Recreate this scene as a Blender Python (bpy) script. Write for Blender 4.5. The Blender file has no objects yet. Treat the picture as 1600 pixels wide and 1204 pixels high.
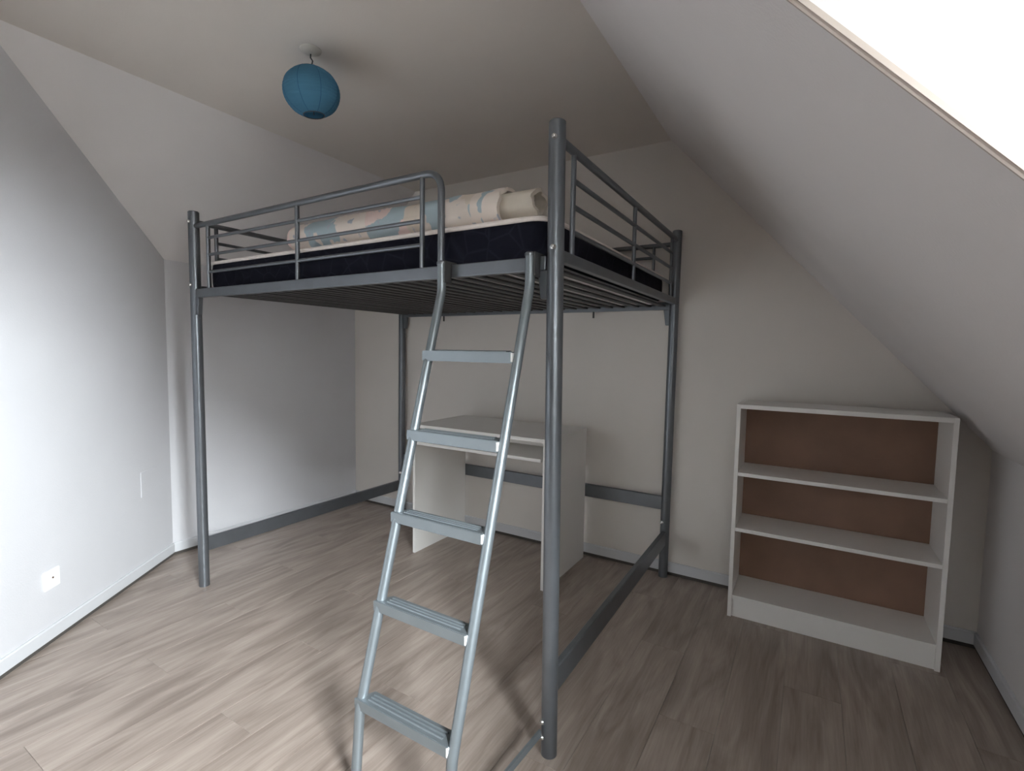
import bpy, bmesh, math, random
from mathutils import Vector, Matrix, noise

random.seed(7)
SC = bpy.context.scene
COL = SC.collection

# ------------------------------------------------------------------ camera
cam_d = bpy.data.cameras.new('camera')
cam = bpy.data.objects.new('camera', cam_d)
COL.objects.link(cam)
cam_d.sensor_fit = 'HORIZONTAL'
cam_d.sensor_width = 36.0
cam_d.lens = 17.43
cam_d.clip_start = 0.02
_yaw, _pitch, _roll = math.radians(31.0739), math.radians(-3.9862), math.radians(0.9548)
_f = Vector((-math.sin(_yaw) * math.cos(_pitch), math.cos(_yaw) * math.cos(_pitch), math.sin(_pitch)))
_r = Vector((math.cos(_yaw), math.sin(_yaw), 0.0))
_u = _r.cross(_f)
_c, _s = math.cos(_roll), math.sin(_roll)
R_, U_ = _c * _r + _s * _u, -_s * _r + _c * _u
cam.matrix_world = Matrix(((R_.x, U_.x, -_f.x, 0.6868), (R_.y, U_.y, -_f.y, -1.3898),
                           (R_.z, U_.z, -_f.z, 1.3162), (0, 0, 0, 1)))
SC.camera = cam

# ------------------------------------------------------------------ exposure, sky
SC.view_settings.view_transform = 'Standard'
SC.view_settings.look = 'None'
SC.view_settings.gamma = 1.0
SC.view_settings.use_curve_mapping = False
SC.view_settings.exposure = 0.0
SC.cycles.use_denoising = True
SC.cycles.max_bounces = 14
SC.cycles.diffuse_bounces = 10
SC.cycles.glossy_bounces = 5
SC.cycles.transparent_max_bounces = 12
SC.cycles.sample_clamp_indirect = 12.0

SKY = 260.0
w = bpy.data.worlds.new('overcast_sky')
SC.world = w
w.use_nodes = True
nt = w.node_tree
nt.nodes.clear()
wo = nt.nodes.new('ShaderNodeOutputWorld')
bg = nt.nodes.new('ShaderNodeBackground')
tc = nt.nodes.new('ShaderNodeTexCoord')
sep = nt.nodes.new('ShaderNodeSeparateXYZ')
rmp = nt.nodes.new('ShaderNodeValToRGB')
mr = nt.nodes.new('ShaderNodeMapRange')
mr.inputs['From Min'].default_value = -1.0
mr.inputs['From Max'].default_value = 1.0
rmp.color_ramp.elements[0].position = 0.49
rmp.color_ramp.elements[0].color = (0.030, 0.030, 0.027, 1)      # roofs and ground below the horizon
rmp.color_ramp.elements[1].position = 0.52
rmp.color_ramp.elements[1].color = (0.93, 0.955, 1.0, 1)         # white overcast
nt.links.new(tc.outputs['Generated'], sep.inputs[0])
nt.links.new(sep.outputs['Z'], mr.inputs['Value'])
nt.links.new(mr.outputs[0], rmp.inputs[0])
nt.links.new(rmp.outputs[0], bg.inputs['Color'])
bg.inputs['Strength'].default_value = SKY
nt.links.new(bg.outputs[0], wo.inputs['Surface'])

# dormer opening in the right-hand slope: range along y and heights; its window stands upright at x = DORX
WIN_Y0, WIN_Y1 = -2.15, -0.69
WIN_Z0, WIN_Z1 = 0.93, 2.28
DORX = 1.90
PANE_Y0, PANE_Y1, PANE_Z0, PANE_Z1 = -1.98, -1.14, 1.32, 2.20

# room corners (metres)
XR, HR = 1.3906, 0.914            # right knee wall
XCL, XCR, HC = -1.997, -0.0613, 2.5287   # flat ceiling between the slopes
YB, YF = 1.568, -3.0              # gable wall behind the bed, wall behind the camera
LK0 = Vector((-2.688, 0.119, 0))   # corner between left wall and alcove wall
LK1 = Vector((-2.675, YB, 0))
HK0, HK1 = 1.832, 1.83
LW1 = LK0 + Vector((0.604, -0.797, 0)) * 2.50   # far end of the skewed left wall
SU = Vector((XCR - XR, 0, HC - HR)).normalized()     # up the right slope
SN = Vector((HC - HR, 0, XR - XCR)).normalized()     # outward normal of the right slope
K0 = Vector((XR, 0, HR))

def slope_pt(z, y, out=0.0):
    p = K0 + SU * ((z - HR) / SU.z) + SN * out
    p.y = y
    return p

# portal so the daylight through the window is sampled well (gives off no light itself)
pl = bpy.data.lights.new('window_portal', 'AREA')
pl.shape = 'RECTANGLE'
pl.size = PANE_Y1 - PANE_Y0
pl.size_y = PANE_Z1 - PANE_Z0
pl.cycles.is_portal = True
po = bpy.data.objects.new('window_portal', pl)
COL.objects.link(po)
po.location = (DORX + 0.10, (PANE_Y0 + PANE_Y1) / 2, (PANE_Z0 + PANE_Z1) / 2)
po.rotation_euler = (math.radians(90), 0, math.radians(90))      # local -Z looks along -X, into the room

# ------------------------------------------------------------------ materials
def principled(name, col, rough=0.6, metal=0.0, spec=0.5):
    m = bpy.data.materials.new(name)
    m.use_nodes = True
    b = m.node_tree.nodes['Principled BSDF']
    b.inputs['Base Color'].default_value = (*col, 1)
    b.inputs['Roughness'].default_value = rough
    b.inputs['Metallic'].default_value = metal
    b.inputs['Specular IOR Level'].default_value = spec
    return m

def add_noise(m, scale=8.0, amount=0.05, bump=0.0, bump_scale=200.0, dist=0.001, stretch=(1, 1, 1)):
    """slight colour mottling and fine relief in object space"""
    t = m.node_tree
    b = t.nodes['Principled BSDF']
    base = tuple(b.inputs['Base Color'].default_value)[:3]
    co = t.nodes.new('ShaderNodeTexCoord')
    mp = t.nodes.new('ShaderNodeMapping')
    mp.inputs['Scale'].default_value = stretch
    t.links.new(co.outputs['Object'], mp.inputs[0])
    if amount:
        n = t.nodes.new('ShaderNodeTexNoise')
        n.inputs['Scale'].default_value = scale
        n.inputs['Detail'].default_value = 5
        r = t.nodes.new('ShaderNodeValToRGB')
        r.color_ramp.elements[0].position = 0.3
        r.color_ramp.elements[1].position = 0.7
        r.color_ramp.elements[0].color = (*[c * (1 - amount) for c in base], 1)
        r.color_ramp.elements[1].color = (*[min(1, c * (1 + amount)) for c in base], 1)
        t.links.new(mp.outputs[0], n.inputs['Vector'])
        t.links.new(n.outputs['Fac'], r.inputs[0])
        t.links.new(r.outputs[0], b.inputs['Base Color'])
    if bump:
        n2 = t.nodes.new('ShaderNodeTexNoise')
        n2.inputs['Scale'].default_value = bump_scale
        n2.inputs['Detail'].default_value = 3
        bp = t.nodes.new('ShaderNodeBump')
        bp.inputs['Strength'].default_value = bump
        bp.inputs['Distance'].default_value = dist
        t.links.new(mp.outputs[0], n2.inputs['Vector'])
        t.links.new(n2.outputs['Fac'], bp.inputs['Height'])
        t.links.new(bp.outputs[0], b.inputs['Normal'])
    return m

M = {}
M['paint'] = add_noise(principled('white_wall_paint', (0.71, 0.69, 0.692), 0.75, spec=0.3), 3, 0.02, 0.25, 160, 0.002)
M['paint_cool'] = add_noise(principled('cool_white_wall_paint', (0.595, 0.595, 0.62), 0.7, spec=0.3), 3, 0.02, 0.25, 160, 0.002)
M['paint_warm'] = add_noise(principled('warm_white_wall_paint', (0.69, 0.655, 0.618), 0.75, spec=0.3), 3, 0.02, 0.25, 160, 0.002)
M['ceiling'] = add_noise(principled('ceiling_paint', (0.71, 0.672, 0.63), 0.85, spec=0.2), 3, 0.02, 0.2, 160, 0.002)
M['paint_door'] = principled('dark_brown_paint', (0.13, 0.115, 0.10), 0.7)
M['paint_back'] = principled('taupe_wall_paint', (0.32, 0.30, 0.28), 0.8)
M['dormer'] = add_noise(principled('fresh_white_paint', (0.92, 0.91, 0.90), 0.7, spec=0.3), 3, 0.01, 0.2, 160, 0.002)
M['gap'] = principled('painted_gap_shade', (0.07, 0.062, 0.055), 0.9)  # dark colour for the painted shade below the baseboards
M['lacquer'] = add_noise(principled('baseboard_lacquer', (0.60, 0.61, 0.635), 0.45), 5, 0.02)
M['trim'] = add_noise(principled('window_lining_paint', (0.44, 0.38, 0.34), 0.6), 12, 0.03)
M['metal'] = add_noise(principled('grey_painted_steel', (0.165, 0.178, 0.195), 0.36, 0.72), 14, 0.06)
M['metal_dark'] = add_noise(principled('slat_steel', (0.055, 0.055, 0.055), 0.55, 0.2), 10, 0.08)
M['metal_light'] = add_noise(principled('ladder_steel', (0.22, 0.25, 0.27), 0.40, 0.65), 14, 0.05)
M['chrome'] = principled('bolt_steel', (0.75, 0.75, 0.74), 0.25, 1.0)
M['weld'] = principled('raw_weld', (0.78, 0.78, 0.77), 0.5, 0.2)
M['cap'] = principled('dark_plastic_cap', (0.06, 0.065, 0.07), 0.5)
M['melamine'] = add_noise(principled('white_melamine', (0.80, 0.79, 0.77), 0.42), 4, 0.01)
M['melamine_edge'] = principled('white_melamine_edge', (0.86, 0.85, 0.83), 0.4)
M['hardboard'] = add_noise(principled('brown_hardboard', (0.215, 0.125, 0.086), 0.7), 5, 0.12, 0.1, 300, 0.0005)
M['plastic'] = principled('white_plastic', (0.86, 0.86, 0.85), 0.35)
M['brown_hole'] = principled('brown_hole', (0.10, 0.05, 0.03), 0.8)
M['rose'] = principled('grey_white_plastic', (0.50, 0.48, 0.44), 0.5)
M['cord'] = principled('grey_cord', (0.05, 0.05, 0.05), 0.5)
M['tick'] = add_noise(principled('cream_mattress_tape', (0.74, 0.67, 0.63), 0.85), 60, 0.05)
M['black'] = principled('black_rubber', (0.02, 0.02, 0.02), 0.7)
M['window_frame'] = add_noise(principled('window_frame_wood', (0.60, 0.45, 0.30), 0.5), 8, 0.1, stretch=(1, 8, 1))
M['flashing'] = principled('roof_flashing', (0.10, 0.10, 0.11), 0.6, 0.3)

def nodes_of(m):
    return m.node_tree, m.node_tree.nodes['Principled BSDF']

# laminate: grain along y, tone varies from plank to plank
m = principled('grey_oak_laminate', (0.5, 0.44, 0.39), 0.38, spec=0.45)
t, b = nodes_of(m)
geo = t.nodes.new('ShaderNodeNewGeometry')
oi = t.nodes.new('ShaderNodeObjectInfo')
vm = t.nodes.new('ShaderNodeVectorMath'); vm.operation = 'MULTIPLY_ADD'
comb = t.nodes.new('ShaderNodeCombineXYZ')
mul = t.nodes.new('ShaderNodeMath'); mul.operation = 'MULTIPLY'; mul.inputs[1].default_value = 37.0
t.links.new(oi.outputs['Random'], mul.inputs[0])
t.links.new(mul.outputs[0], comb.inputs['X']); t.links.new(mul.outputs[0], comb.inputs['Y']); t.links.new(mul.outputs[0], comb.inputs['Z'])
vm.inputs[1].default_value = (1, 1, 1)
t.links.new(geo.outputs['Position'], vm.inputs[0]); t.links.new(comb.outputs[0], vm.inputs[2])
mp = t.nodes.new('ShaderNodeMapping'); mp.inputs['Scale'].default_value = (5.0, 0.8, 1.0)
t.links.new(vm.outputs[0], mp.inputs[0])
n1 = t.nodes.new('ShaderNodeTexNoise'); n1.inputs['Scale'].default_value = 2.2; n1.inputs['Detail'].default_value = 7; n1.inputs['Distortion'].default_value = 1.6
mp2 = t.nodes.new('ShaderNodeMapping'); mp2.inputs['Scale'].default_value = (60.0, 2.5, 1.0)
t.links.new(vm.outputs[0], mp2.inputs[0])
n2 = t.nodes.new('ShaderNodeTexNoise'); n2.inputs['Scale'].default_value = 2.5; n2.inputs['Detail'].default_value = 4
t.links.new(mp.outputs[0], n1.inputs['Vector']); t.links.new(mp2.outputs[0], n2.inputs['Vector'])
r1 = t.nodes.new('ShaderNodeValToRGB')
r1.color_ramp.elements[0].position = 0.30; r1.color_ramp.elements[0].color = (0.225, 0.182, 0.156, 1)
r1.color_ramp.elements[1].position = 0.68; r1.color_ramp.elements[1].color = (0.375, 0.316, 0.276, 1)
e = r1.color_ramp.elements.new(0.48); e.color = (0.302, 0.249, 0.215, 1)
r2 = t.nodes.new('ShaderNodeValToRGB')
r2.color_ramp.elements[0].position = 0.34; r2.color_ramp.elements[0].color = (0.90, 0.89, 0.885, 1)
r2.color_ramp.elements[1].position = 0.64; r2.color_ramp.elements[1].color = (1.05, 1.05, 1.05, 1)
mx = t.nodes.new('ShaderNodeMix'); mx.data_type = 'RGBA'; mx.blend_type = 'MULTIPLY'; mx.inputs[0].default_value = 1.0
t.links.new(n1.outputs['Fac'], r1.inputs[0]); t.links.new(n2.outputs['Fac'], r2.inputs[0])
t.links.new(r1.outputs[0], mx.inputs[6]); t.links.new(r2.outputs[0], mx.inputs[7])
hs = t.nodes.new('ShaderNodeHueSaturation')
mr2 = t.nodes.new('ShaderNodeMapRange'); mr2.inputs['To Min'].default_value = 0.975; mr2.inputs['To Max'].default_value = 1.025
t.links.new(oi.outputs['Random'], mr2.inputs['Value']); t.links.new(mr2.outputs[0], hs.inputs['Value'])
t.links.new(mx.outputs[2], hs.inputs['Color']); t.links.new(hs.outputs[0], b.inputs['Base Color'])
bp = t.nodes.new('ShaderNodeBump'); bp.inputs['Strength'].default_value = 0.15; bp.inputs['Distance'].default_value = 0.001
t.links.new(n2.outputs['Fac'], bp.inputs['Height']); t.links.new(bp.outputs[0], b.inputs['Normal'])
M['laminate'] = m

# navy quilted mattress border
m = principled('navy_quilted_fabric', (0.006, 0.007, 0.013), 0.85, spec=0.12)
t, b = nodes_of(m)
co = t.nodes.new('ShaderNodeTexCoord')
vo = t.nodes.new('ShaderNodeTexVoronoi'); vo.feature = 'DISTANCE_TO_EDGE'; vo.inputs['Scale'].default_value = 11
rr = t.nodes.new('ShaderNodeValToRGB'); rr.color_ramp.elements[0].position = 0.0; rr.color_ramp.elements[1].position = 0.06
rr.color_ramp.elements[0].color = (0.014, 0.015, 0.024, 1); rr.color_ramp.elements[1].color = (0.0055, 0.006, 0.012, 1)
bp = t.nodes.new('ShaderNodeBump'); bp.inputs['Strength'].default_value = 0.5; bp.inputs['Distance'].default_value = 0.006
t.links.new(co.outputs['Object'], vo.inputs['Vector']); t.links.new(vo.outputs['Distance'], rr.inputs[0])
t.links.new(rr.outputs[0], b.inputs['Base Color']); t.links.new(vo.outputs['Distance'], bp.inputs['Height']); t.links.new(bp.outputs[0], b.inputs['Normal'])
M['navy'] = m

# patchwork duvet print: cream, pale blue, blush patches with little blue motifs
def duvet_mat(name, patches):
    m = principled(name, (0.72, 0.62, 0.56), 0.9, spec=0.2)
    t, b = nodes_of(m)
    co = t.nodes.new('ShaderNodeTexCoord')
    mp = t.nodes.new('ShaderNodeMapping'); mp.inputs['Scale'].default_value = (1.5, 0.7, 0.7); mp.inputs['Rotation'].default_value = (0, 0.35, 0)
    t.links.new(co.outputs['Object'], mp.inputs[0])
    nz = t.nodes.new('ShaderNodeTexNoise'); nz.inputs['Scale'].default_value = 6; nz.inputs['Detail'].default_value = 3
    t.links.new(mp.outputs[0], nz.inputs['Vector'])
    ad = t.nodes.new('ShaderNodeVectorMath'); ad.operation = 'MULTIPLY_ADD'; ad.inputs[1].default_value = (0.22, 0.22, 0.22)
    t.links.new(nz.outputs['Color'], ad.inputs[0]); t.links.new(mp.outputs[0], ad.inputs[2])
    vo = t.nodes.new('ShaderNodeTexVoronoi'); vo.inputs['Scale'].default_value = 6.5
    t.links.new(ad.outputs[0], vo.inputs['Vector'])
    sp = t.nodes.new('ShaderNodeSeparateColor'); t.links.new(vo.outputs['Color'], sp.inputs[0])
    r = t.nodes.new('ShaderNodeValToRGB'); r.color_ramp.interpolation = 'CONSTANT'
    els = r.color_ramp.elements
    els[0].position = 0; els[0].color = (*patches[0], 1)
    els[1].position = 0.34; els[1].color = (*patches[1], 1)
    for pos, c in ((0.52, patches[2]), (0.70, patches[3]), (0.86, patches[1])):
        q = els.new(pos); q.color = (*c, 1)
    t.links.new(sp.outputs[0], r.inputs[0])
    n3 = t.nodes.new('ShaderNodeTexNoise'); n3.inputs['Scale'].default_value = 24; n3.inputs['Detail'].default_value = 2
    t.links.new(co.outputs['Object'], n3.inputs['Vector'])
    r3 = t.nodes.new('ShaderNodeValToRGB'); r3.color_ramp.elements[0].position = 0.63; r3.color_ramp.elements[1].position = 0.69
    t.links.new(n3.outputs['Fac'], r3.inputs[0])
    mx = t.nodes.new('ShaderNodeMix'); mx.data_type = 'RGBA'
    t.links.new(r3.outputs[0], mx.inputs[0]); t.links.new(r.outputs[0], mx.inputs[6]); mx.inputs[7].default_value = (0.40, 0.42, 0.48, 1)
    t.links.new(mx.outputs[2], b.inputs['Base Color'])
    return m
M['duvet'] = duvet_mat('patchwork_duvet_print', [(0.72, 0.64, 0.58), (0.38, 0.46, 0.50), (0.74, 0.58, 0.54), (0.66, 0.58, 0.50)])
M['duvet_plain'] = add_noise(principled('cream_duvet_lining', (0.62, 0.56, 0.48), 0.9), 20, 0.06)

# paper lantern: a little translucent
m = principled('blue_lantern_paper', (0.085, 0.235, 0.36), 0.8, spec=0.2)
t, b = nodes_of(m)
tr = t.nodes.new('ShaderNodeBsdfTranslucent'); tr.inputs['Color'].default_value = (0.08, 0.24, 0.38, 1)
ms = t.nodes.new('ShaderNodeMixShader'); ms.inputs[0].default_value = 0.35
out = t.nodes['Material Output']
t.links.new(b.outputs[0], ms.inputs[1]); t.links.new(tr.outputs[0], ms.inputs[2]); t.links.new(ms.outputs[0], out.inputs['Surface'])
M['paper'] = m
M['paper_seam'] = principled('blue_paper_seam', (0.02, 0.12, 0.24), 0.8)

# window glass: clear with a fresnel sheen
m = bpy.data.materials.new('window_glass'); m.use_nodes = True
t = m.node_tree; t.nodes.clear()
out = t.nodes.new('ShaderNodeOutputMaterial'); tp = t.nodes.new('ShaderNodeBsdfTransparent'); gl = t.nodes.new('ShaderNodeBsdfGlossy')
gl.inputs['Roughness'].default_value = 0.02; tp.inputs['Color'].default_value = (0.95, 0.97, 0.96, 1)
fr = t.nodes.new('ShaderNodeFresnel'); fr.inputs['IOR'].default_value = 1.35
ms = t.nodes.new('ShaderNodeMixShader')
t.links.new(fr.outputs[0], ms.inputs[0]); t.links.new(tp.outputs[0], ms.inputs[1]); t.links.new(gl.outputs[0], ms.inputs[2]); t.links.new(ms.outputs[0], out.inputs['Surface'])
M['glass'] = m

# ------------------------------------------------------------------ mesh helpers
def finish(name, bm, mat, parent=None, smooth=False):
    bmesh.ops.recalc_face_normals(bm, faces=bm.faces)
    me = bpy.data.meshes.new(name)
    bm.to_mesh(me)
    bm.free()
    if smooth:
        for p in me.polygons:
            p.use_smooth = True
        try:
            me.set_sharp_from_angle(angle=math.radians(40))
        except Exception:
            pass
    mats = mat if isinstance(mat, (list, tuple)) else [mat]
    for mm in mats:
        me.materials.append(mm)
    o = bpy.data.objects.new(name, me)
    COL.objects.link(o)
    if parent is not None:
        o.parent = parent
        # parents sit at plain translations/rotations: keep the mesh in world space
        o.matrix_parent_inverse = parent_world(parent).inverted()
    return o

def parent_world(p):
    mw = p.matrix_basis.copy()
    while p.parent is not None:
        mw = p.parent.matrix_basis @ p.matrix_parent_inverse @ mw if p.parent.parent is None else mw
        p = p.parent
    return mw

def add_box(bm, lo, hi, bevel=0.0, seg=2):
    tmp = bmesh.new()
    vs = [tmp.verts.new((x, y, z)) for x in (lo[0], hi[0]) for y in (lo[1], hi[1]) for z in (lo[2], hi[2])]
    for f in ((0, 1, 3, 2), (4, 6, 7, 5), (0, 4, 5, 1), (2, 3, 7, 6), (0, 2, 6, 4), (1, 5, 7, 3)):
        tmp.faces.new([vs[i] for i in f])
    if bevel:
        bmesh.ops.bevel(tmp, geom=tmp.edges[:], offset=bevel, segments=seg, affect='EDGES', profile=0.5)
    merge(bm, tmp)

def merge(bm, tmp):
    me = bpy.data.meshes.new('tmp')
    tmp.to_mesh(me)
    tmp.free()
    bm.from_mesh(me)
    bpy.data.meshes.remove(me)

def box(name, lo, hi, mat, parent=None, bevel=0.0015, seg=2):
    bm = bmesh.new()
    add_box(bm, lo, hi, bevel, seg)
    return finish(name, bm, mat, parent)

def add_prism(bm, poly, vec):
    """closed solid: polygon (list of Vectors) pushed along vec"""
    a = [bm.verts.new(p) for p in poly]
    c = [bm.verts.new(Vector(p) + Vector(vec)) for p in poly]
    bm.faces.new(a)
    bm.faces.new(c[::-1])
    n = len(poly)
    for i in range(n):
        bm.faces.new((a[i], c[i], c[(i + 1) % n], a[(i + 1) % n]))

def prism(name, poly, vec, mat, parent=None, bevel=0.0):
    bm = bmesh.new()
    add_prism(bm, [Vector(p) for p in poly], vec)
    if bevel:
        bmesh.ops.bevel(bm, geom=bm.edges[:], offset=bevel, segments=1, affect='EDGES')
    return finish(name, bm, mat, parent)

def add_sweep(bm, pts, prof, closed_ends=True, up=Vector((0, 0, 1))):
    """sweep a 2D profile (list of (a,b)) along pts"""
    pts = [Vector(p) for p in pts]
    n = len(pts)
    rings = []
    t0 = (pts[1] - pts[0]).normalized()
    ref = up if abs(t0.dot(up)) < 0.95 else Vector((1, 0, 0))
    side = t0.cross(ref).normalized()
    prev_t = t0
    for i, p in enumerate(pts):
        if i == 0:
            tg = t0
        elif i == n - 1:
            tg = (pts[-1] - pts[-2]).normalized()
        else:
            tg = ((pts[i] - pts[i - 1]).normalized() + (pts[i + 1] - pts[i]).normalized()).normalized()
        q = prev_t.rotation_difference(tg)
        side = (q @ side).normalized()
        prev_t = tg
        v = tg.cross(side).normalized()
        rings.append([bm.verts.new(p + side * a + v * c) for a, c in prof])
    k = len(prof)
    for r0, r1 in zip(rings, rings[1:]):
        for j in range(k):
            bm.faces.new((r0[j], r0[(j + 1) % k], r1[(j + 1) % k], r1[j]))
    if closed_ends:
        bm.faces.new(rings[0][::-1])
        bm.faces.new(rings[-1])

def circ(r, n=16, sx=1.0, sy=1.0):
    return [(r * sx * math.cos(2 * math.pi * i / n), r * sy * math.sin(2 * math.pi * i / n)) for i in range(n)]

def arc_path(pts, rad, seg=6):
    """round the inner corners of a polyline"""
    pts = [Vector(p) for p in pts]
    outp = [pts[0]]
    for a, b, c in zip(pts, pts[1:], pts[2:]):
        d1, d2 = (a - b).normalized(), (c - b).normalized()
        ang = d1.angle(d2)
        cut = min(rad / math.tan(ang / 2), 0.45 * min((a - b).length, (c - b).length))
        p1, p2 = b + d1 * cut, b + d2 * cut
        for i in range(seg + 1):
            tt = i / seg
            outp.append(p1 * (1 - tt) ** 2 + b * 2 * tt * (1 - tt) + p2 * tt ** 2)
    outp.append(pts[-1])
    return outp

def tube(name, pts, r, mat, parent=None, n=16, sx=1.0, sy=1.0):
    bm = bmesh.new()
    add_sweep(bm, pts, circ(r, n, sx, sy))
    return finish(name, bm, mat, parent, smooth=True)

def lathe(bm, prof, centre, axis=Vector((0, 0, 1)), n=24):
    """prof: list of (radius, height along axis)"""
    axis = Vector(axis).normalized()
    s = axis.orthogonal().normalized()
    v = axis.cross(s)
    rings = []
    for r, h in prof:
        if r < 1e-6:
            rings.append([bm.verts.new(centre + axis * h)])
        else:
            rings.append([bm.verts.new(centre + axis * h + (s * math.cos(2 * math.pi * i / n) + v * math.sin(2 * math.pi * i / n)) * r) for i in range(n)])
    for a, c in zip(rings, rings[1:]):
        for i in range(n):
            j = (i + 1) % n
            if len(a) == 1 and len(c) == 1:
                continue
            if len(a) == 1:
                bm.faces.new((a[0], c[j], c[i]))
            elif len(c) == 1:
                bm.faces.new((a[i], a[j], c[0]))
            else:
                bm.faces.new((a[i], a[j], c[j], c[i]))

def thing(name, label, cat, loc, group=None):
    o = bpy.data.objects.new(name, None)
    COL.objects.link(o)
    o.location = loc
    o.empty_display_size = 0.1
    o['label'] = label
    o['category'] = cat
    if group:
        o['group'] = group
    return o

def struct(o):
    o['kind'] = 'structure'
    return o

# ------------------------------------------------------------------ the room
floor = struct(box('floor', (-3.1, YF - 0.1, -0.14), (XR + 0.3, YB + 0.2, -0.012), M['black'], bevel=0))
floor['label'] = 'grey oak laminate floor of long planks'

# one object per plank, running along y; planks of one row share a mesh
PW, PL = 0.192, 1.285
x = -2.80
row = 0
pm = {}
def plank_mesh(wd, ln):
    key = (round(wd, 3), round(ln, 3))
    if key not in pm:
        bm = bmesh.new()
        g = 0.0004
        add_box(bm, (g, g, -0.012), (wd - g, ln - g, 0.0), 0.0006, 1)
        bmesh.ops.recalc_face_normals(bm, faces=bm.faces)
        me = bpy.data.meshes.new('plank')
        bm.to_mesh(me); bm.free()
        me.materials.append(M['laminate'])
        pm[key] = me
    return pm[key]
while x < XR + 0.02:
    y = YF - 0.02 - (row * 0.43) % PL
    while y < YB + 0.02:
        y0, y1 = max(y, YF - 0.02), min(y + PL, YB + 0.02)
        if y1 - y0 > 0.02:
            o = bpy.data.objects.new('plank', plank_mesh(PW, y1 - y0))
            COL.objects.link(o)
            o.location = (x, y0, 0)
            o.parent = floor
        y += PL
    x += PW
    row += 1

TH = 0.12
def wall(name, poly, vec, mat, label):
    o = struct(prism(name, poly, vec, mat))
    o['label'] = label
    return o

wd = (LW1 - LK0).normalized()
wn = Vector((wd.y, -wd.x, 0))           # points away from the room (left/down)
if wn.x > 0:
    wn = -wn
# where the left wall's top leaves the slope and meets the flat ceiling
tt = (XCL - LK0.x) / wd.x
LT = LK0 + wd * tt
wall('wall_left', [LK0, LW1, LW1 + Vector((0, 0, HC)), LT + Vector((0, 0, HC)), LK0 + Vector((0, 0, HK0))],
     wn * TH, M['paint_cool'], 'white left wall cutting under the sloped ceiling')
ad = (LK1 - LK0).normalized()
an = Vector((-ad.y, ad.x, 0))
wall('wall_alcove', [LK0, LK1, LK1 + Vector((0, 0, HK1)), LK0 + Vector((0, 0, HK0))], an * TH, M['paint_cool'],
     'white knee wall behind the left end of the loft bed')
wall('wall_back', [(LK1.x, YB, 0), (XR, YB, 0), (XR, YB, HR), (XCR, YB, HC), (XCL, YB, HC), (LK1.x, YB, HK1)], (0, TH, 0),
     M['paint_warm'], 'off-white gable wall behind the bed and bookcase')
wall('wall_right', [(XR, YF, 0), (XR, YB, 0), (XR, YB, HR), (XR, YF, HR)], (TH, 0, 0), M['paint'],
     'low white knee wall at the right')
wall('wall_front', [(LW1.x, YF, 0), (XR, YF, 0), (XR, YF, HR), (XCR, YF, HC), (LW1.x, YF, HC)], (0, -TH, 0), M['paint_door'],
     'dark wall behind the camera')
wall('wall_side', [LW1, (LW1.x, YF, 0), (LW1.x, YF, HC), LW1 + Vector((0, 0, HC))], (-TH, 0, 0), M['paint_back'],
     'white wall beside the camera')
wall('ceiling', [(XCL, YB, HC), (XCR, YB, HC), (XCR, YF, HC), (LW1.x, YF, HC), (LW1.x, LW1.y, HC), (LT.x, LT.y, HC)], (0, 0, TH), M['ceiling'],
     'flat white ceiling between the two slopes')
# left slope
SL = Vector((-(HC - HK1), 0, XCL - LK1.x)).normalized()
wall('wall_slope_left', [LK0 + Vector((0, 0, HK0)), (LT.x, LT.y, HC), (XCL, YB, HC), LK1 + Vector((0, 0, HK1))], SL * TH,
     M['paint'], 'white sloped ceiling above the knee wall')
# right slope with the window opening: strips round the hole, in one mesh
DEPTH = 0.12
bm = bmesh.new()
zs = [HR, WIN_Z0, WIN_Z1, HC]
ys = [YF, WIN_Y0, WIN_Y1, YB]
gi = {}
for i, z in enumerate(zs):
    for j, y in enumerate(ys):
        for k, d in enumerate((0.0, DEPTH)):
            gi[i, j, k] = bm.verts.new(slope_pt(z, y, d))
for i in range(3):
    for j in range(3):
        if (i, j) == (1, 1):
            continue
        bm.faces.new((gi[i, j, 0], gi[i, j + 1, 0], gi[i + 1, j + 1, 0], gi[i + 1, j, 0]))
        bm.faces.new((gi[i, j, 1], gi[i + 1, j, 1], gi[i + 1, j + 1, 1], gi[i, j + 1, 1]))
for (a, c) in (((1, 1), (1, 2)), ((1, 2), (2, 2)), ((2, 2), (2, 1)), ((2, 1), (1, 1))):
    bm.faces.new((gi[a[0], a[1], 0], gi[c[0], c[1], 0], gi[c[0], c[1], 1], gi[a[0], a[1], 1]))
rim = [(0, 0), (0, 1), (0, 2), (0, 3), (1, 3), (2, 3), (3, 3), (3, 2), (3, 1), (3, 0), (2, 0), (1, 0)]
for a, c in zip(rim, rim[1:] + rim[:1]):
    bm.faces.new((gi[a[0], a[1], 0], gi[c[0], c[1], 0], gi[c[0], c[1], 1], gi[a[0], a[1], 1]))
o = struct(finish('wall_slope_right', bm, M['paint']))
o['label'] = 'white sloped ceiling with the dormer opening on the right'

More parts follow.
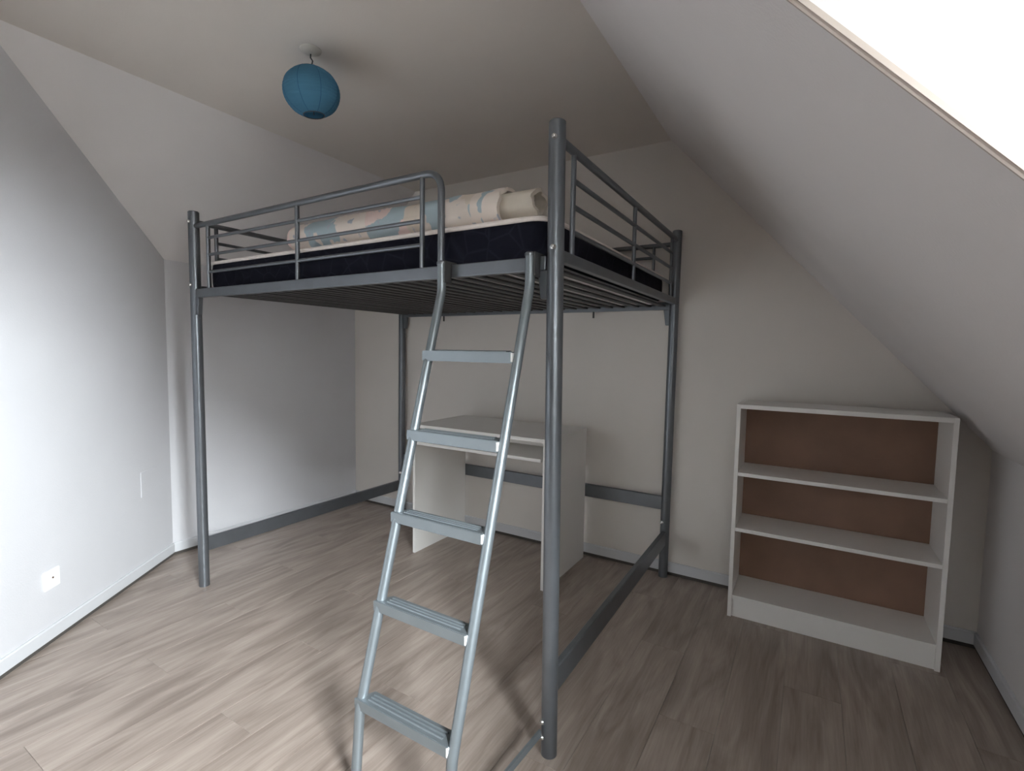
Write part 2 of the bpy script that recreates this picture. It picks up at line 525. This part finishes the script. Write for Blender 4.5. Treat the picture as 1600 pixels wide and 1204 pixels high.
# the dormer: two cheeks, lid, sill and a front wall with the window in it
def cheek(name, y, dy):
    p = [slope_pt(WIN_Z0, 0, DEPTH), Vector((DORX, 0, WIN_Z0)), Vector((DORX, 0, WIN_Z1)), slope_pt(WIN_Z1, 0, DEPTH)]
    for q in p:
        q.y = y
    return wall(name, p, (0, dy, 0), M['dormer'], 'white cheek of the dormer')
cheek('wall_dormer_far', WIN_Y1, 0.1)
cheek('wall_dormer_near', WIN_Y0, -0.1)
sx0 = slope_pt(WIN_Z1, 0, 0).x
wall('ceiling_dormer', [(sx0 + 0.02, WIN_Y0 - 0.1, WIN_Z1), (DORX + 0.12, WIN_Y0 - 0.1, WIN_Z1), (DORX + 0.12, WIN_Y1 + 0.1, WIN_Z1), (sx0 + 0.02, WIN_Y1 + 0.1, WIN_Z1)],
     (0, 0, 0.1), M['dormer'], 'white lid of the dormer')
bx0 = slope_pt(WIN_Z0, 0, 0).x
wall('trim_sill', [(bx0 + 0.03, WIN_Y0 - 0.1, WIN_Z0), (DORX + 0.12, WIN_Y0 - 0.1, WIN_Z0), (DORX + 0.12, WIN_Y1 + 0.1, WIN_Z0), (bx0 + 0.03, WIN_Y1 + 0.1, WIN_Z0)],
     (0, 0, -0.04), M['dormer'], 'white sill board of the dormer')
bm = bmesh.new()
for (ya, yb, za, zb) in ((WIN_Y0 - 0.1, PANE_Y0, WIN_Z0 - 0.04, WIN_Z1 + 0.1), (PANE_Y1, WIN_Y1 + 0.1, WIN_Z0 - 0.04, WIN_Z1 + 0.1),
                         (PANE_Y0, PANE_Y1, WIN_Z0 - 0.04, PANE_Z0), (PANE_Y0, PANE_Y1, PANE_Z1, WIN_Z1 + 0.1)):
    add_box(bm, (DORX, ya, za), (DORX + 0.12, yb, zb))
o = struct(finish('wall_dormer_front', bm, M['dormer']))
o['label'] = 'white wall round the dormer window'

win = bpy.data.objects.new('window_1', None)
COL.objects.link(win)
win.location = (DORX + 0.06, (PANE_Y0 + PANE_Y1) / 2, PANE_Z0)
win['kind'] = 'structure'
win['label'] = 'bright dormer window on the right'
bm = bmesh.new()
fw = 0.045
for (ya, yb, za, zb) in ((PANE_Y0, PANE_Y0 + fw, PANE_Z0, PANE_Z1), (PANE_Y1 - fw, PANE_Y1, PANE_Z0, PANE_Z1),
                         (PANE_Y0 + fw, PANE_Y1 - fw, PANE_Z0, PANE_Z0 + fw), (PANE_Y0 + fw, PANE_Y1 - fw, PANE_Z1 - fw, PANE_Z1)):
    add_box(bm, (DORX + 0.03, ya, za), (DORX + 0.085, yb, zb), 0.004, 1)
finish('sash', bm, M['plastic'], win)
box('pane', (DORX + 0.055, PANE_Y0 + fw - 0.005, PANE_Z0 + fw - 0.005), (DORX + 0.060, PANE_Y1 - fw + 0.005, PANE_Z1 - fw + 0.005), M['glass'], win, 0)
box('handle', (DORX + 0.015, PANE_Y0 + 0.012, 1.58), (DORX + 0.03, PANE_Y0 + 0.032, 1.70), M['plastic'], win, 0.003)

# rounded bead round the opening's edge
bm = bmesh.new()
for (za, zb, ya, yb) in ((WIN_Z0, WIN_Z1, WIN_Y1 - 0.002, WIN_Y1 + 0.009), (WIN_Z0, WIN_Z1, WIN_Y0 - 0.012, WIN_Y0 + 0.002),
                         (WIN_Z1 - 0.002, WIN_Z1 + 0.012, WIN_Y0 - 0.012, WIN_Y1 + 0.012)):
    tmp = bmesh.new()
    add_prism(tmp, [slope_pt(za, ya, -0.005), slope_pt(za, yb, -0.005), slope_pt(zb, yb, -0.005), slope_pt(zb, ya, -0.005)], SN * 0.014)
    bmesh.ops.bevel(tmp, geom=tmp.edges[:], offset=0.004, segments=3, affect='EDGES')
    merge(bm, tmp)
o = struct(finish('trim_1', bm, M['trim']))
o['label'] = 'beige rounded bead along the edge of the dormer opening'

# baseboards stand 12 mm clear of the laminate
def baseboard(name, a, c, inward, h=0.079, th=0.011, gap=0.021):
    a, c = Vector(a), Vector(c)
    bm = bmesh.new()
    q = Vector(inward).normalized()
    prof = [(0, gap), (th, gap), (th, h - 0.006), (th - 0.004, h), (0, h)]
    A = [bm.verts.new(a + q * d + Vector((0, 0, z))) for d, z in prof]
    C = [bm.verts.new(c + q * d + Vector((0, 0, z))) for d, z in prof]
    bm.faces.new(A); bm.faces.new(C[::-1])
    for i in range(5):
        bm.faces.new((A[i], C[i], C[(i + 1) % 5], A[(i + 1) % 5]))
    o = struct(finish(name, bm, M['lacquer']))
    d = (c - a).normalized()
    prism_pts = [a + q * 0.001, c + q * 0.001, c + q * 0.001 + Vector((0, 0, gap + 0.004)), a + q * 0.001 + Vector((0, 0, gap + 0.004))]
    g_ = struct(prism(name.replace('baseboard', 'trim_gap_shade'), prism_pts, q * 0.002, M['gap']))  # dark strip standing in for the shadow in the open gap
    g_['label'] = 'dark strip painted as the shade under the baseboard'
    return o
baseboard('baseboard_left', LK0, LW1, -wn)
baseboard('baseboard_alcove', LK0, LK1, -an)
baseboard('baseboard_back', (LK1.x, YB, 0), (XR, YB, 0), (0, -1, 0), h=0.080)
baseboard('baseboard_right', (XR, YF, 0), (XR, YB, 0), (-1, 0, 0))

# unseen house shape, added to hide the low sky on that side of the window
hx = 11.0
o = struct(prism('wall_sky_blocker', [(hx, -17.0, -3.2), (hx, 4.0, -3.2), (hx, 4.0, 1.5), (hx, -5.1, 1.5), (hx, -7.4, 5.7), (hx, -17.0, 5.7)], (8, 0, 0),
                 add_noise(principled('sky_blocker_render', (0.10, 0.095, 0.09), 0.9), 1, 0.1)))
o['label'] = 'unseen dark house shape added to hide the low sky'

# ------------------------------------------------------------------ loft bed
L, W, HP = 2.098, 1.535, 2.01
bed = thing('loft_bed', 'tall grey steel loft bed with slatted base and barred guard rails', 'bed', (-L / 2, W / 2, 0))
PR = 0.0262
posts = {
    'a': (Vector((-2.118, 0.014, 0)), Vector((-2.100, 0.0, HP))),
    'b': (Vector((0.012, 0.004, 0)), Vector((-0.006, 0.0, HP))),
    'c': (Vector((-0.006, 1.529, 0)), Vector((0.0, W, HP))),
    'd': (Vector((-L, 1.529, 0)), Vector((-L, W, HP))),
}
def at_z(k, z):
    a, c = posts[k]
    return a.lerp(c, z / HP)
def bolt(parent, p, axis, r=0.009):
    bm = bmesh.new()
    lathe(bm, [(0, 0.006), (r * 0.35, 0.0035), (r * 0.45, 0.0065), (r * 0.8, 0.006), (r, 0.003), (r, -0.004), (0, -0.004)], Vector(p), Vector(axis), 14)
    return finish('bolt', bm, M['chrome'], parent, smooth=True)
post_ob = {}
for k in 'abcd':
    a, c = posts[k]
    bm = bmesh.new()
    ax = c - a
    lathe(bm, [(0, 0.0), (PR, 0.0), (PR, ax.length - 0.004), (PR - 0.004, ax.length), (0, ax.length)], a, ax, 28)
    post_ob[k] = finish('post', bm, M['metal'], bed, smooth=True)
for k in 'ab':
    for z in (1.955, 1.632):
        p = at_z(k, z)
        bolt(post_ob[k], p + Vector((0, -PR, 0)) + Vector((0.004, 0, 0)), (0, -1, 0))
for z in (0.115, 0.062):
    bolt(post_ob['b'], at_z('b', z) + Vector((-PR * 0.62, -PR * 0.8, 0)), (-0.62, -0.8, 0))
for k, dx in (('c', -1), ('d', 1)):
    p = at_z(k, 0.33)
    bolt(post_ob[k], p + Vector((dx * 0.012, -PR, 0)), (dx * 0.3, -1, 0), 0.011)

# deck frame
box('side_rail', (-L + 0.02, -0.013, 1.566), (-0.03, 0.013, 1.610), M['metal'], bed, 0.003)
box('side_rail', (-L + 0.02, W - 0.013, 1.566), (-0.02, W + 0.013, 1.610), M['metal'], bed, 0.003)
box('end_rail', (-0.013, 0.02, 1.594), (0.013, W - 0.02, 1.630), M['metal'], bed, 0.003)
box('end_rail', (-L - 0.013, 0.02, 1.594), (-L + 0.013, W - 0.02, 1.630), M['metal'], bed, 0.003)
# slats across the bed
ns = 26
for i in range(ns):
    xs = -0.062 - (L - 0.124) * i / (ns - 1)
    jit = random.uniform(-0.006, 0.006)
    hw = 0.0165
    bm = bmesh.new()
    add_box(bm, (xs + jit - hw, 0.012, 1.5835), (xs + jit + hw, W - 0.012, 1.5925), 0.002, 1)
    finish('slat', bm, M['metal_dark'], bed)
# corner gusset plates under the side rails
for k, sx, y in (('a', 1, 0.0), ('b', -1, 0.0), ('c', -1, W), ('d', 1, W)):
    x0 = at_z(k, 1.5).x + sx * (PR - 0.004)
    prism('bracket', [(x0, y - 0.012, 1.566), (x0 + sx * 0.034, y - 0.012, 1.566), (x0 + sx * 0.022, y - 0.012, 1.478), (x0, y - 0.012, 1.478)],
          (0, 0.024, 0), M['metal'], bed, 0.002)
# little pegs under the back rail
for xp in (-0.49, -1.676):
    tube('peg', [(xp, W - 0.004, 1.568), (xp, W - 0.004, 1.528)], 0.006, M['metal_dark'], bed, 10)

# guard rail on the front: bent top tube, three uprights, three bars
GT = 1.935
tube('guard_tube', arc_path([(-L + 0.02, 0, GT - 0.002), (-0.452, 0, GT + 0.004), (-0.452, 0, 1.60)], 0.075, 8), 0.0128, M['metal'], bed)
for xg in (-1.965, -1.251, -0.540):
    tube('guard_upright', [(xg, 0, 1.605), (xg, 0, GT - 0.004)], 0.0105, M['metal'], bed, 12, 1.0, 0.8)
for zg in (1.862, 1.778, 1.692):
    tube('guard_bar', [(-1.965, 0, zg), (-0.540, 0, zg)], 0.0075, M['metal'], bed, 10)
# the two ends and the back
def guard(p0, p1, ups, ztop, bars):
    p0, p1 = Vector(p0), Vector(p1)
    def at(tp, z):
        q = p0.lerp(p1, tp); q.z = z
        return q
    bm = bmesh.new()
    add_sweep(bm, [at(0, ztop), at(1, ztop)], circ(0.0135, 12))
    finish('guard_tube', bm, M['metal'], bed, True)
    for u_ in ups:
        tube('guard_upright', [at(u_, 1.618), at(u_, ztop - 0.004)], 0.0105, M['metal'], bed, 12, 1.0, 0.8)
    for z in bars:
        tube('guard_bar', [at(ups[0], z), at(ups[-1], z)], 0.0085, M['metal'], bed, 10)
guard((0, 0.015, 0), (0, W - 0.015, 0), (0.065, 0.495, 0.935), 1.957, (1.868, 1.786, 1.704))
guard((-L, 0.015, 0), (-L, W - 0.015, 0), (0.065, 0.495, 0.935), 1.957, (1.868, 1.786, 1.704))
guard((-L + 0.015, W, 0), (-0.015, W, 0), (0.055, 0.35, 0.65, 0.945), GT, (1.868, 1.786, 1.704))
# lower stretchers
def stretcher(k0, k1, z0, z1, th):
    a, c = at_z(k0, (z0 + z1) / 2), at_z(k1, (z0 + z1) / 2)
    d = (c - a).normalized()
    n = Vector((-d.y, d.x, 0)).normalized() * th
    a, c = a + d * 0.018, c - d * 0.018
    poly = [Vector((a.x, a.y, z0)) - n, Vector((c.x, c.y, z0)) - n, Vector((c.x, c.y, z1)) - n, Vector((a.x, a.y, z1)) - n]
    prism('stretcher', poly, n * 2, M['metal'], bed, 0.003)
stretcher('a', 'd', 0.192, 0.267, 0.012)
stretcher('b', 'c', 0.194, 0.280, 0.012)
stretcher('d', 'c', 0.400, 0.480, 0.010)

# ------------------------------------------------------------------ ladder, hooked on the front rail
lad = thing('ladder', 'light grey steel ladder with five ridged treads hooked on the loft bed', 'ladder', (-0.24, -0.42, 0))
def lad_y(z):
    return -0.108 - 0.285 * (1.312 - z)
SR = 0.0152
stile_x = (-0.412, -0.066)
for xs in stile_x:
    pts = arc_path([(xs, -0.045, 1.612), (xs, -0.045, 1.515), (xs, lad_y(0.245), 0.245), (xs, -0.432, 0.0)], 0.10, 6)
    st = tube('stile', pts, SR, M['metal_light'], lad, 20)
    bm = bmesh.new()
    lathe(bm, [(0, -0.006), (SR + 0.002, -0.006), (SR + 0.002, 0.002), (SR - 0.002, 0.006), (0, 0.006)], Vector((xs, -0.045, 1.612)), n=20)
    finish('end_cap', bm, M['metal'], st, True)
    # flat hook welded behind the stile, over the rail
    bm = bmesh.new()
    hx0 = xs + SR - 0.002
    add_prism(bm, [Vector((hx0, -0.050, 1.545)), Vector((hx0, -0.015, 1.545)), Vector((hx0, -0.015, 1.6115)), Vector((hx0, 0.015, 1.6115)),
                   Vector((hx0, 0.015, 1.618)), Vector((hx0, -0.050, 1.618))], (0.006, 0, 0))
    finish('hook', bm, M['metal_dark'], st)
for zt in (0.282, 0.548, 0.805, 1.056, 1.313):
    y0 = lad_y(zt)
    yf, yb = y0 - 0.019, y0 + 0.036
    x0, x1 = stile_x[0] - 0.016, stile_x[1] - 0.010
    bm = bmesh.new()
    # folded tread: front face full width, the back cut in to clear the stiles
    poly = [Vector((x0, yf, zt - 0.034)), Vector((x1, yf, zt - 0.034)), Vector((x1, yf + 0.006, zt - 0.034)), Vector((x1 - 0.022, yb, zt - 0.034)),
            Vector((x0 + 0.034, yb, zt - 0.034)), Vector((x0 + 0.010, yf + 0.008, zt - 0.034))]
    add_prism(bm, poly, (0, 0, 0.034))
    bmesh.ops.bevel(bm, geom=bm.edges[:], offset=0.002, segments=2, affect='EDGES')
    rung = finish('rung', bm, M['metal_light'], lad)
    for i in range(3):
        yy = yf + 0.016 + i * 0.012
        tube('ridge', [(x0 + 0.045, yy, zt + 0.0005), (x1 - 0.028, yy, zt + 0.0005)], 0.0032, M['metal_light'], rung, 8)
    w_ = box('weld', (x1 - 0.005, yf - 0.001, zt - 0.030), (x1 + 0.002, yf + 0.010, zt - 0.003), M['weld'], rung, 0.0015)
# flat bar from the post's foot to the ladder's foot
bm = bmesh.new()
add_sweep(bm, [(-0.007, -0.025, 0.082), (-0.048, -0.408, 0.052)], [(-0.004, -0.012), (0.004, -0.012), (0.004, 0.012), (-0.004, 0.012)])
finish('brace', bm, M['metal_light'], lad)

# ------------------------------------------------------------------ mattress
mat = thing('mattress', 'thin navy mattress with cream taped edge on the loft bed', 'mattress', (-L / 2, W / 2, 1.61))
X0, X1, Y0, Y1, Z0, Z1 = -2.045, -0.050, 0.030, W - 0.030, 1.612, 1.742
def rounded_rect(x0, x1, y0, y1, r, seg=6):
    pts = []
    for cx, cy, a0 in ((x1 - r, y1 - r, 0), (x0 + r, y1 - r, 90), (x0 + r, y0 + r, 180), (x1 - r, y0 + r, 270)):
        for i in range(seg + 1):
            a = math.radians(a0 + 90 * i / seg)
            pts.append((cx + r * math.cos(a), cy + r * math.sin(a)))
    return pts
def slab_loft(name, levels, material, parent):
    """levels: (z, inset); stacked rounded rectangles with capped ends"""
    bm = bmesh.new()
    rings = []
    for z, ins in levels:
        # subdivide long sides so they can bulge slightly
        pts = rounded_rect(X0 + ins, X1 - ins, Y0 + ins, Y1 - ins, max(0.02, 0.075 - ins))
        rings.append([bm.verts.new((p[0], p[1], z)) for p in pts])
    n = len(rings[0])
    for a, c in zip(rings, rings[1:]):
        for i in range(n):
            bm.faces.new((a[i], a[(i + 1) % n], c[(i + 1) % n], c[i]))
    bm.faces.new(rings[0][::-1]); bm.faces.new(rings[-1])
    return finish(name, bm, material, parent, True)
slab_loft('border', [(Z0, 0.012), (Z0 + 0.006, 0.004), (Z0 + 0.03, 0.0), (Z1 - 0.03, 0.0), (Z1 - 0.008, 0.003), (Z1, 0.010)], M['navy'], mat)
slab_loft('top_panel', [(Z1 - 0.002, 0.012), (Z1 + 0.004, 0.012), (Z1 + 0.010, 0.03), (Z1 + 0.013, 0.07)], M['tick'], mat)
for zz, rr_ in ((Z1, 0.0085),):
    pts = [Vector((p[0], p[1], zz)) for p in rounded_rect(X0 + 0.002, X1 - 0.002, Y0 + 0.002, Y1 - 0.002, 0.07)]
    bm = bmesh.new()
    k = len(pts)
    rings = []
    for i in range(k):
        tg = (pts[(i + 1) % k] - pts[i - 1]).normalized()
        sd = tg.cross(Vector((0, 0, 1)))
        rings.append([bm.verts.new(pts[i] + sd * (rr_ * math.cos(2 * math.pi * j / 8)) + Vector((0, 0, rr_ * math.sin(2 * math.pi * j / 8)))) for j in range(8)])
    for i in range(k):
        for j in range(8):
            a, c = rings[i], rings[(i + 1) % k]
            bm.faces.new((a[j], a[(j + 1) % 8], c[(j + 1) % 8], c[j]))
    finish('piping', bm, M['tick'], mat, True)
box('underside', (X0 + 0.03, Y0 + 0.03, Z0 - 0.018), (X1 - 0.03, Y1 - 0.03, Z0 + 0.004), M['melamine'], mat, 0.002)

# ------------------------------------------------------------------ rolled duvet
duv = thing('duvet', 'rolled patchwork duvet in cream, blush and pale blue on the mattress', 'duvet', (-0.9, 0.19, Z1 + 0.013))
def spiral_sheet(name, turns0, turns1, x_left, x_right, material, seed, r_in=0.02, r_out=0.080, tmax=2.75, th=0.013, lump=0.010, skew=0.0):
    cy, cz = 0.185, Z1 + 0.012 + r_out * 0.94
    nx, nt_ = 64, int(40 * (turns1 - turns0)) + 2
    bm = bmesh.new()
    def pt(u, tv, off):
        th_ = 2 * math.pi * tv
        frac = tv / tmax
        rad = r_in + (r_out - r_in) * frac + off
        xe = x_right - (tv - turns0) * skew
        xx = x_left + (xe - x_left) * u
        q = Vector((xx * 5.0, math.cos(th_) * 1.2 + seed, math.sin(th_) * 1.2))
        nse = noise.noise(q) * lump + noise.noise(q * 2.7) * lump * 0.5
        wob = 0.010 * noise.noise(Vector((xx * 2.2, seed, 3.1)))
        rad = rad + (nse * frac)
        y = cy + rad * math.cos(th_) * 1.28
        z = cz + rad * math.sin(th_) * 0.97 + wob * frac
        z = max(z, Z1 + 0.0135 + 0.001 * (1 - frac))
        xx += 0.012 * noise.noise(Vector((math.cos(th_) * 2, math.sin(th_) * 2, seed * 3 + u)))
        return Vector((xx, y, z))
    grid = {}
    for i in range(nx + 1):
        for j in range(nt_ + 1):
            tv = turns0 + (turns1 - turns0) * j / nt_
            for s, off in ((0, -th / 2), (1, th / 2)):
                grid[i, j, s] = bm.verts.new(pt(i / nx, tv, off))
    for i in range(nx):
        for j in range(nt_):
            bm.faces.new((grid[i, j, 1], grid[i + 1, j, 1], grid[i + 1, j + 1, 1], grid[i, j + 1, 1]))
            bm.faces.new((grid[i, j, 0], grid[i, j + 1, 0], grid[i + 1, j + 1, 0], grid[i + 1, j, 0]))
    for j in range(nt_):
        bm.faces.new((grid[0, j, 0], grid[0, j, 1], grid[0, j + 1, 1], grid[0, j + 1, 0]))
        bm.faces.new((grid[nx, j, 0], grid[nx, j + 1, 0], grid[nx, j + 1, 1], grid[nx, j, 1]))
    for i in range(nx):
        bm.faces.new((grid[i, 0, 0], grid[i + 1, 0, 0], grid[i + 1, 0, 1], grid[i, 0, 1]))
        bm.faces.new((grid[i, nt_, 0], grid[i, nt_, 1], grid[i + 1, nt_, 1], grid[i + 1, nt_, 0]))
    return finish(name, bm, material, duv, True)
spiral_sheet('cover', 1.78, 2.75, -1.44, -0.285, M['duvet'], 1.7, skew=-0.02)
spiral_sheet('lining', 0.25, 1.765, -1.42, -0.185, M['duvet_plain'], 4.2, skew=-0.03)

# ------------------------------------------------------------------ desk
desk = thing('desk', 'small white desk with a pull-out shelf under the loft bed', 'desk', (-0.99, 1.26, 0))
DX0, DX1, DY0, DY1, DZ = -1.474, -0.508, 0.972, 1.523, 0.842
box('desktop', (DX0, DY0, DZ - 0.022), (DX1, DY1, DZ), M['melamine'], desk, 0.0015)
box('side_panel', (DX0 + 0.002, DY0 + 0.004, 0), (DX0 + 0.020, DY1 - 0.004, DZ - 0.022), M['melamine'], desk, 0.001)
box('side_panel', (DX1 - 0.026, DY0 + 0.002, 0), (DX1 - 0.001, DY1 - 0.004, DZ - 0.022), M['melamine'], desk, 0.001)
tray = box('pull_out_shelf', (DX0 + 0.034, DY0 + 0.002, 0.712), (DX1 - 0.040, DY0 + 0.34, 0.730), M['melamine'], desk, 0.001)
for xr in (DX0 + 0.020, DX1 - 0.040):
    box('runner', (xr, DY0 + 0.03, 0.714), (xr + 0.014, DY0 + 0.38, 0.734), M['metal_dark'], desk, 0.001)
box('back_panel', (DX0 + 0.020, DY1 - 0.022, 0.60), (DX1 - 0.026, DY1 - 0.006, DZ - 0.022), M['melamine'], desk, 0.001)

# ------------------------------------------------------------------ bookcase
bc = thing('bookcase', 'empty white bookcase with brown back panel against the gable wall', 'bookcase', (0.8, 1.40, 0))
BX0, BX1, BY0, BY1, BH = 0.384, 1.213, 1.256, 1.545, 1.075
box('side_panel', (BX0, BY0, 0), (BX0 + 0.018, BY1, BH), M['melamine'], bc, 0.001)
box('side_panel', (BX1 - 0.018, BY0, 0), (BX1, BY1, BH), M['melamine'], bc, 0.001)
box('top_panel', (BX0 + 0.018, BY0 + 0.001, BH - 0.022), (BX1 - 0.018, BY1, BH - 0.001), M['melamine'], bc, 0.001)
for z in (0.737, 0.458):
    box('shelf', (BX0 + 0.0185, BY0 + 0.002, z - 0.018), (BX1 - 0.0185, BY1 - 0.014, z), M['melamine'], bc, 0.001)
box('bottom_shelf', (BX0 + 0.018, BY0 + 0.004, 0.094), (BX1 - 0.018, BY1 - 0.014, 0.112), M['melamine'], bc, 0.001)
box('plinth', (BX0 + 0.018, BY0 + 0.012, 0.0), (BX1 - 0.018, BY0 + 0.028, 0.094), M['melamine'], bc, 0.001)
box('back_panel', (BX0 + 0.018, BY1 - 0.013, 0.02), (BX1 - 0.018, BY1 - 0.009, BH - 0.022), M['hardboard'], bc, 0)

# ------------------------------------------------------------------ pendant lamp
LC = Vector((-1.128, -0.015, HC))
lamp = thing('pendant_lamp', 'round blue paper lantern hanging from a white ceiling rose', 'lamp', LC)
bm = bmesh.new()
lathe(bm, [(0, -0.016), (0.012, -0.016), (0.032, -0.010), (0.041, -0.004), (0.042, 0.0), (0, 0.0)], LC, n=28)
finish('ceiling_rose', bm, M['rose'], lamp, True)
S0 = Vector((-1.118, -0.02, 2.357))
tilt = Vector((0.02, 0.10, -1)).normalized()       # axis through the lantern, pointing at the bottom opening
RL, AX = 0.110, 0.86
top_c = S0 - tilt * RL * AX * 0.93
tube('cord', [LC + Vector((0, 0, -0.018)), LC + Vector((0.004, -0.004, -0.035)), top_c.lerp(LC, 0.4) + Vector((0.012, 0.004, 0)), top_c + Vector((0.006, 0, -0.01)), S0 + tilt * -0.03],
     0.0028, M['cord'], lamp, 8)
bm = bmesh.new()
prof = []
NR = 19
for i in range(NR * 4 + 1):
    th_ = math.radians(22) + (math.pi - math.radians(44)) * i / (NR * 4)
    rr_ = RL * (1.0 + 0.012 * abs(math.sin(math.pi * (i % 4) / 4)) - 0.006)
    prof.append((rr_ * math.sin(th_), -rr_ * AX * math.cos(th_)))
lathe(bm, prof, S0, tilt, 48)
sh = finish('shade', bm, M['paper'], lamp, True)
s_ = tilt.orthogonal().normalized(); v_ = tilt.cross(s_)
for q in range(8):
    a = 2 * math.pi * q / 8 + 0.35
    d = s_ * math.cos(a) + v_ * math.sin(a)
    pts = []
    for i in range(19):
        th_ = math.radians(22) + math.radians(136) * i / 18
        pts.append(S0 + d * (RL * 1.004 * math.sin(th_)) + tilt * (-RL * AX * 1.004 * math.cos(th_)))
    tube('seam', pts, 0.0011, M['paper_seam'], sh, 6)
for sgn in (1, -1):
    c0 = S0 + tilt * (sgn * RL * AX * math.cos(math.radians(22)))
    rr_ = RL * math.sin(math.radians(22))
    pts = [c0 + (s_ * math.cos(2 * math.pi * i / 24) + v_ * math.sin(2 * math.pi * i / 24)) * rr_ for i in range(25)]
    tube('wire_ring', pts, 0.0018, M['cord'], sh, 6)
# wire spreader and bulb holder inside
tube('spreader', [S0 - tilt * RL * AX * 0.92, S0 + tilt * RL * AX * 0.92], 0.0016, M['cord'], lamp, 6)
bm = bmesh.new()
lathe(bm, [(0, -0.035), (0.014, -0.035), (0.016, 0.01), (0, 0.01)], S0 - tilt * 0.02, n=16)
finish('bulb_holder', bm, M['plastic'], lamp, True)

# ------------------------------------------------------------------ things on the left wall
def on_left_wall(s, z, out=0.0):
    p = LK0 + wd * s - wn * out
    return Vector((p.x, p.y, z))
def plate(name, s0, s1, z0, z1, th, mat_, parent, bevel=0.003):
    bm = bmesh.new()
    tmp = bmesh.new()
    add_prism(tmp, [on_left_wall(s0, z0), on_left_wall(s1, z0), on_left_wall(s1, z1), on_left_wall(s0, z1)], -wn * th)
    if bevel:
        bmesh.ops.bevel(tmp, geom=tmp.edges[:], offset=bevel, segments=2, affect='EDGES')
    merge(bm, tmp)
    return finish(name, bm, mat_, parent)
sc_ = (Vector((-2.150, -0.636, 0)) - LK0).dot(wd)
so = thing('wall_socket', 'square white cover plate with a small brown hole low on the left wall', 'socket', on_left_wall(sc_, 0.285))
plate('cover_plate', sc_ - 0.042, sc_ + 0.042, 0.243, 0.327, 0.009, M['plastic'], so)
bm = bmesh.new()
lathe(bm, [(0, 0.002), (0.004, 0.002), (0.004, -0.004), (0, -0.004)], on_left_wall(sc_, 0.29, 0.009), -wn, 12)
finish('hole', bm, M['brown_hole'], so)
s1 = (Vector((-2.532, -0.132, 0)) - LK0).dot(wd)
pa = thing('access_panel', 'flush painted access panel on the left wall near the corner', 'panel', on_left_wall(s1 - 0.07, 0.50))
plate('panel_cover', s1 - 0.15, s1, 0.455, 0.60, 0.004, M['paint_cool'], pa, 0.0015)
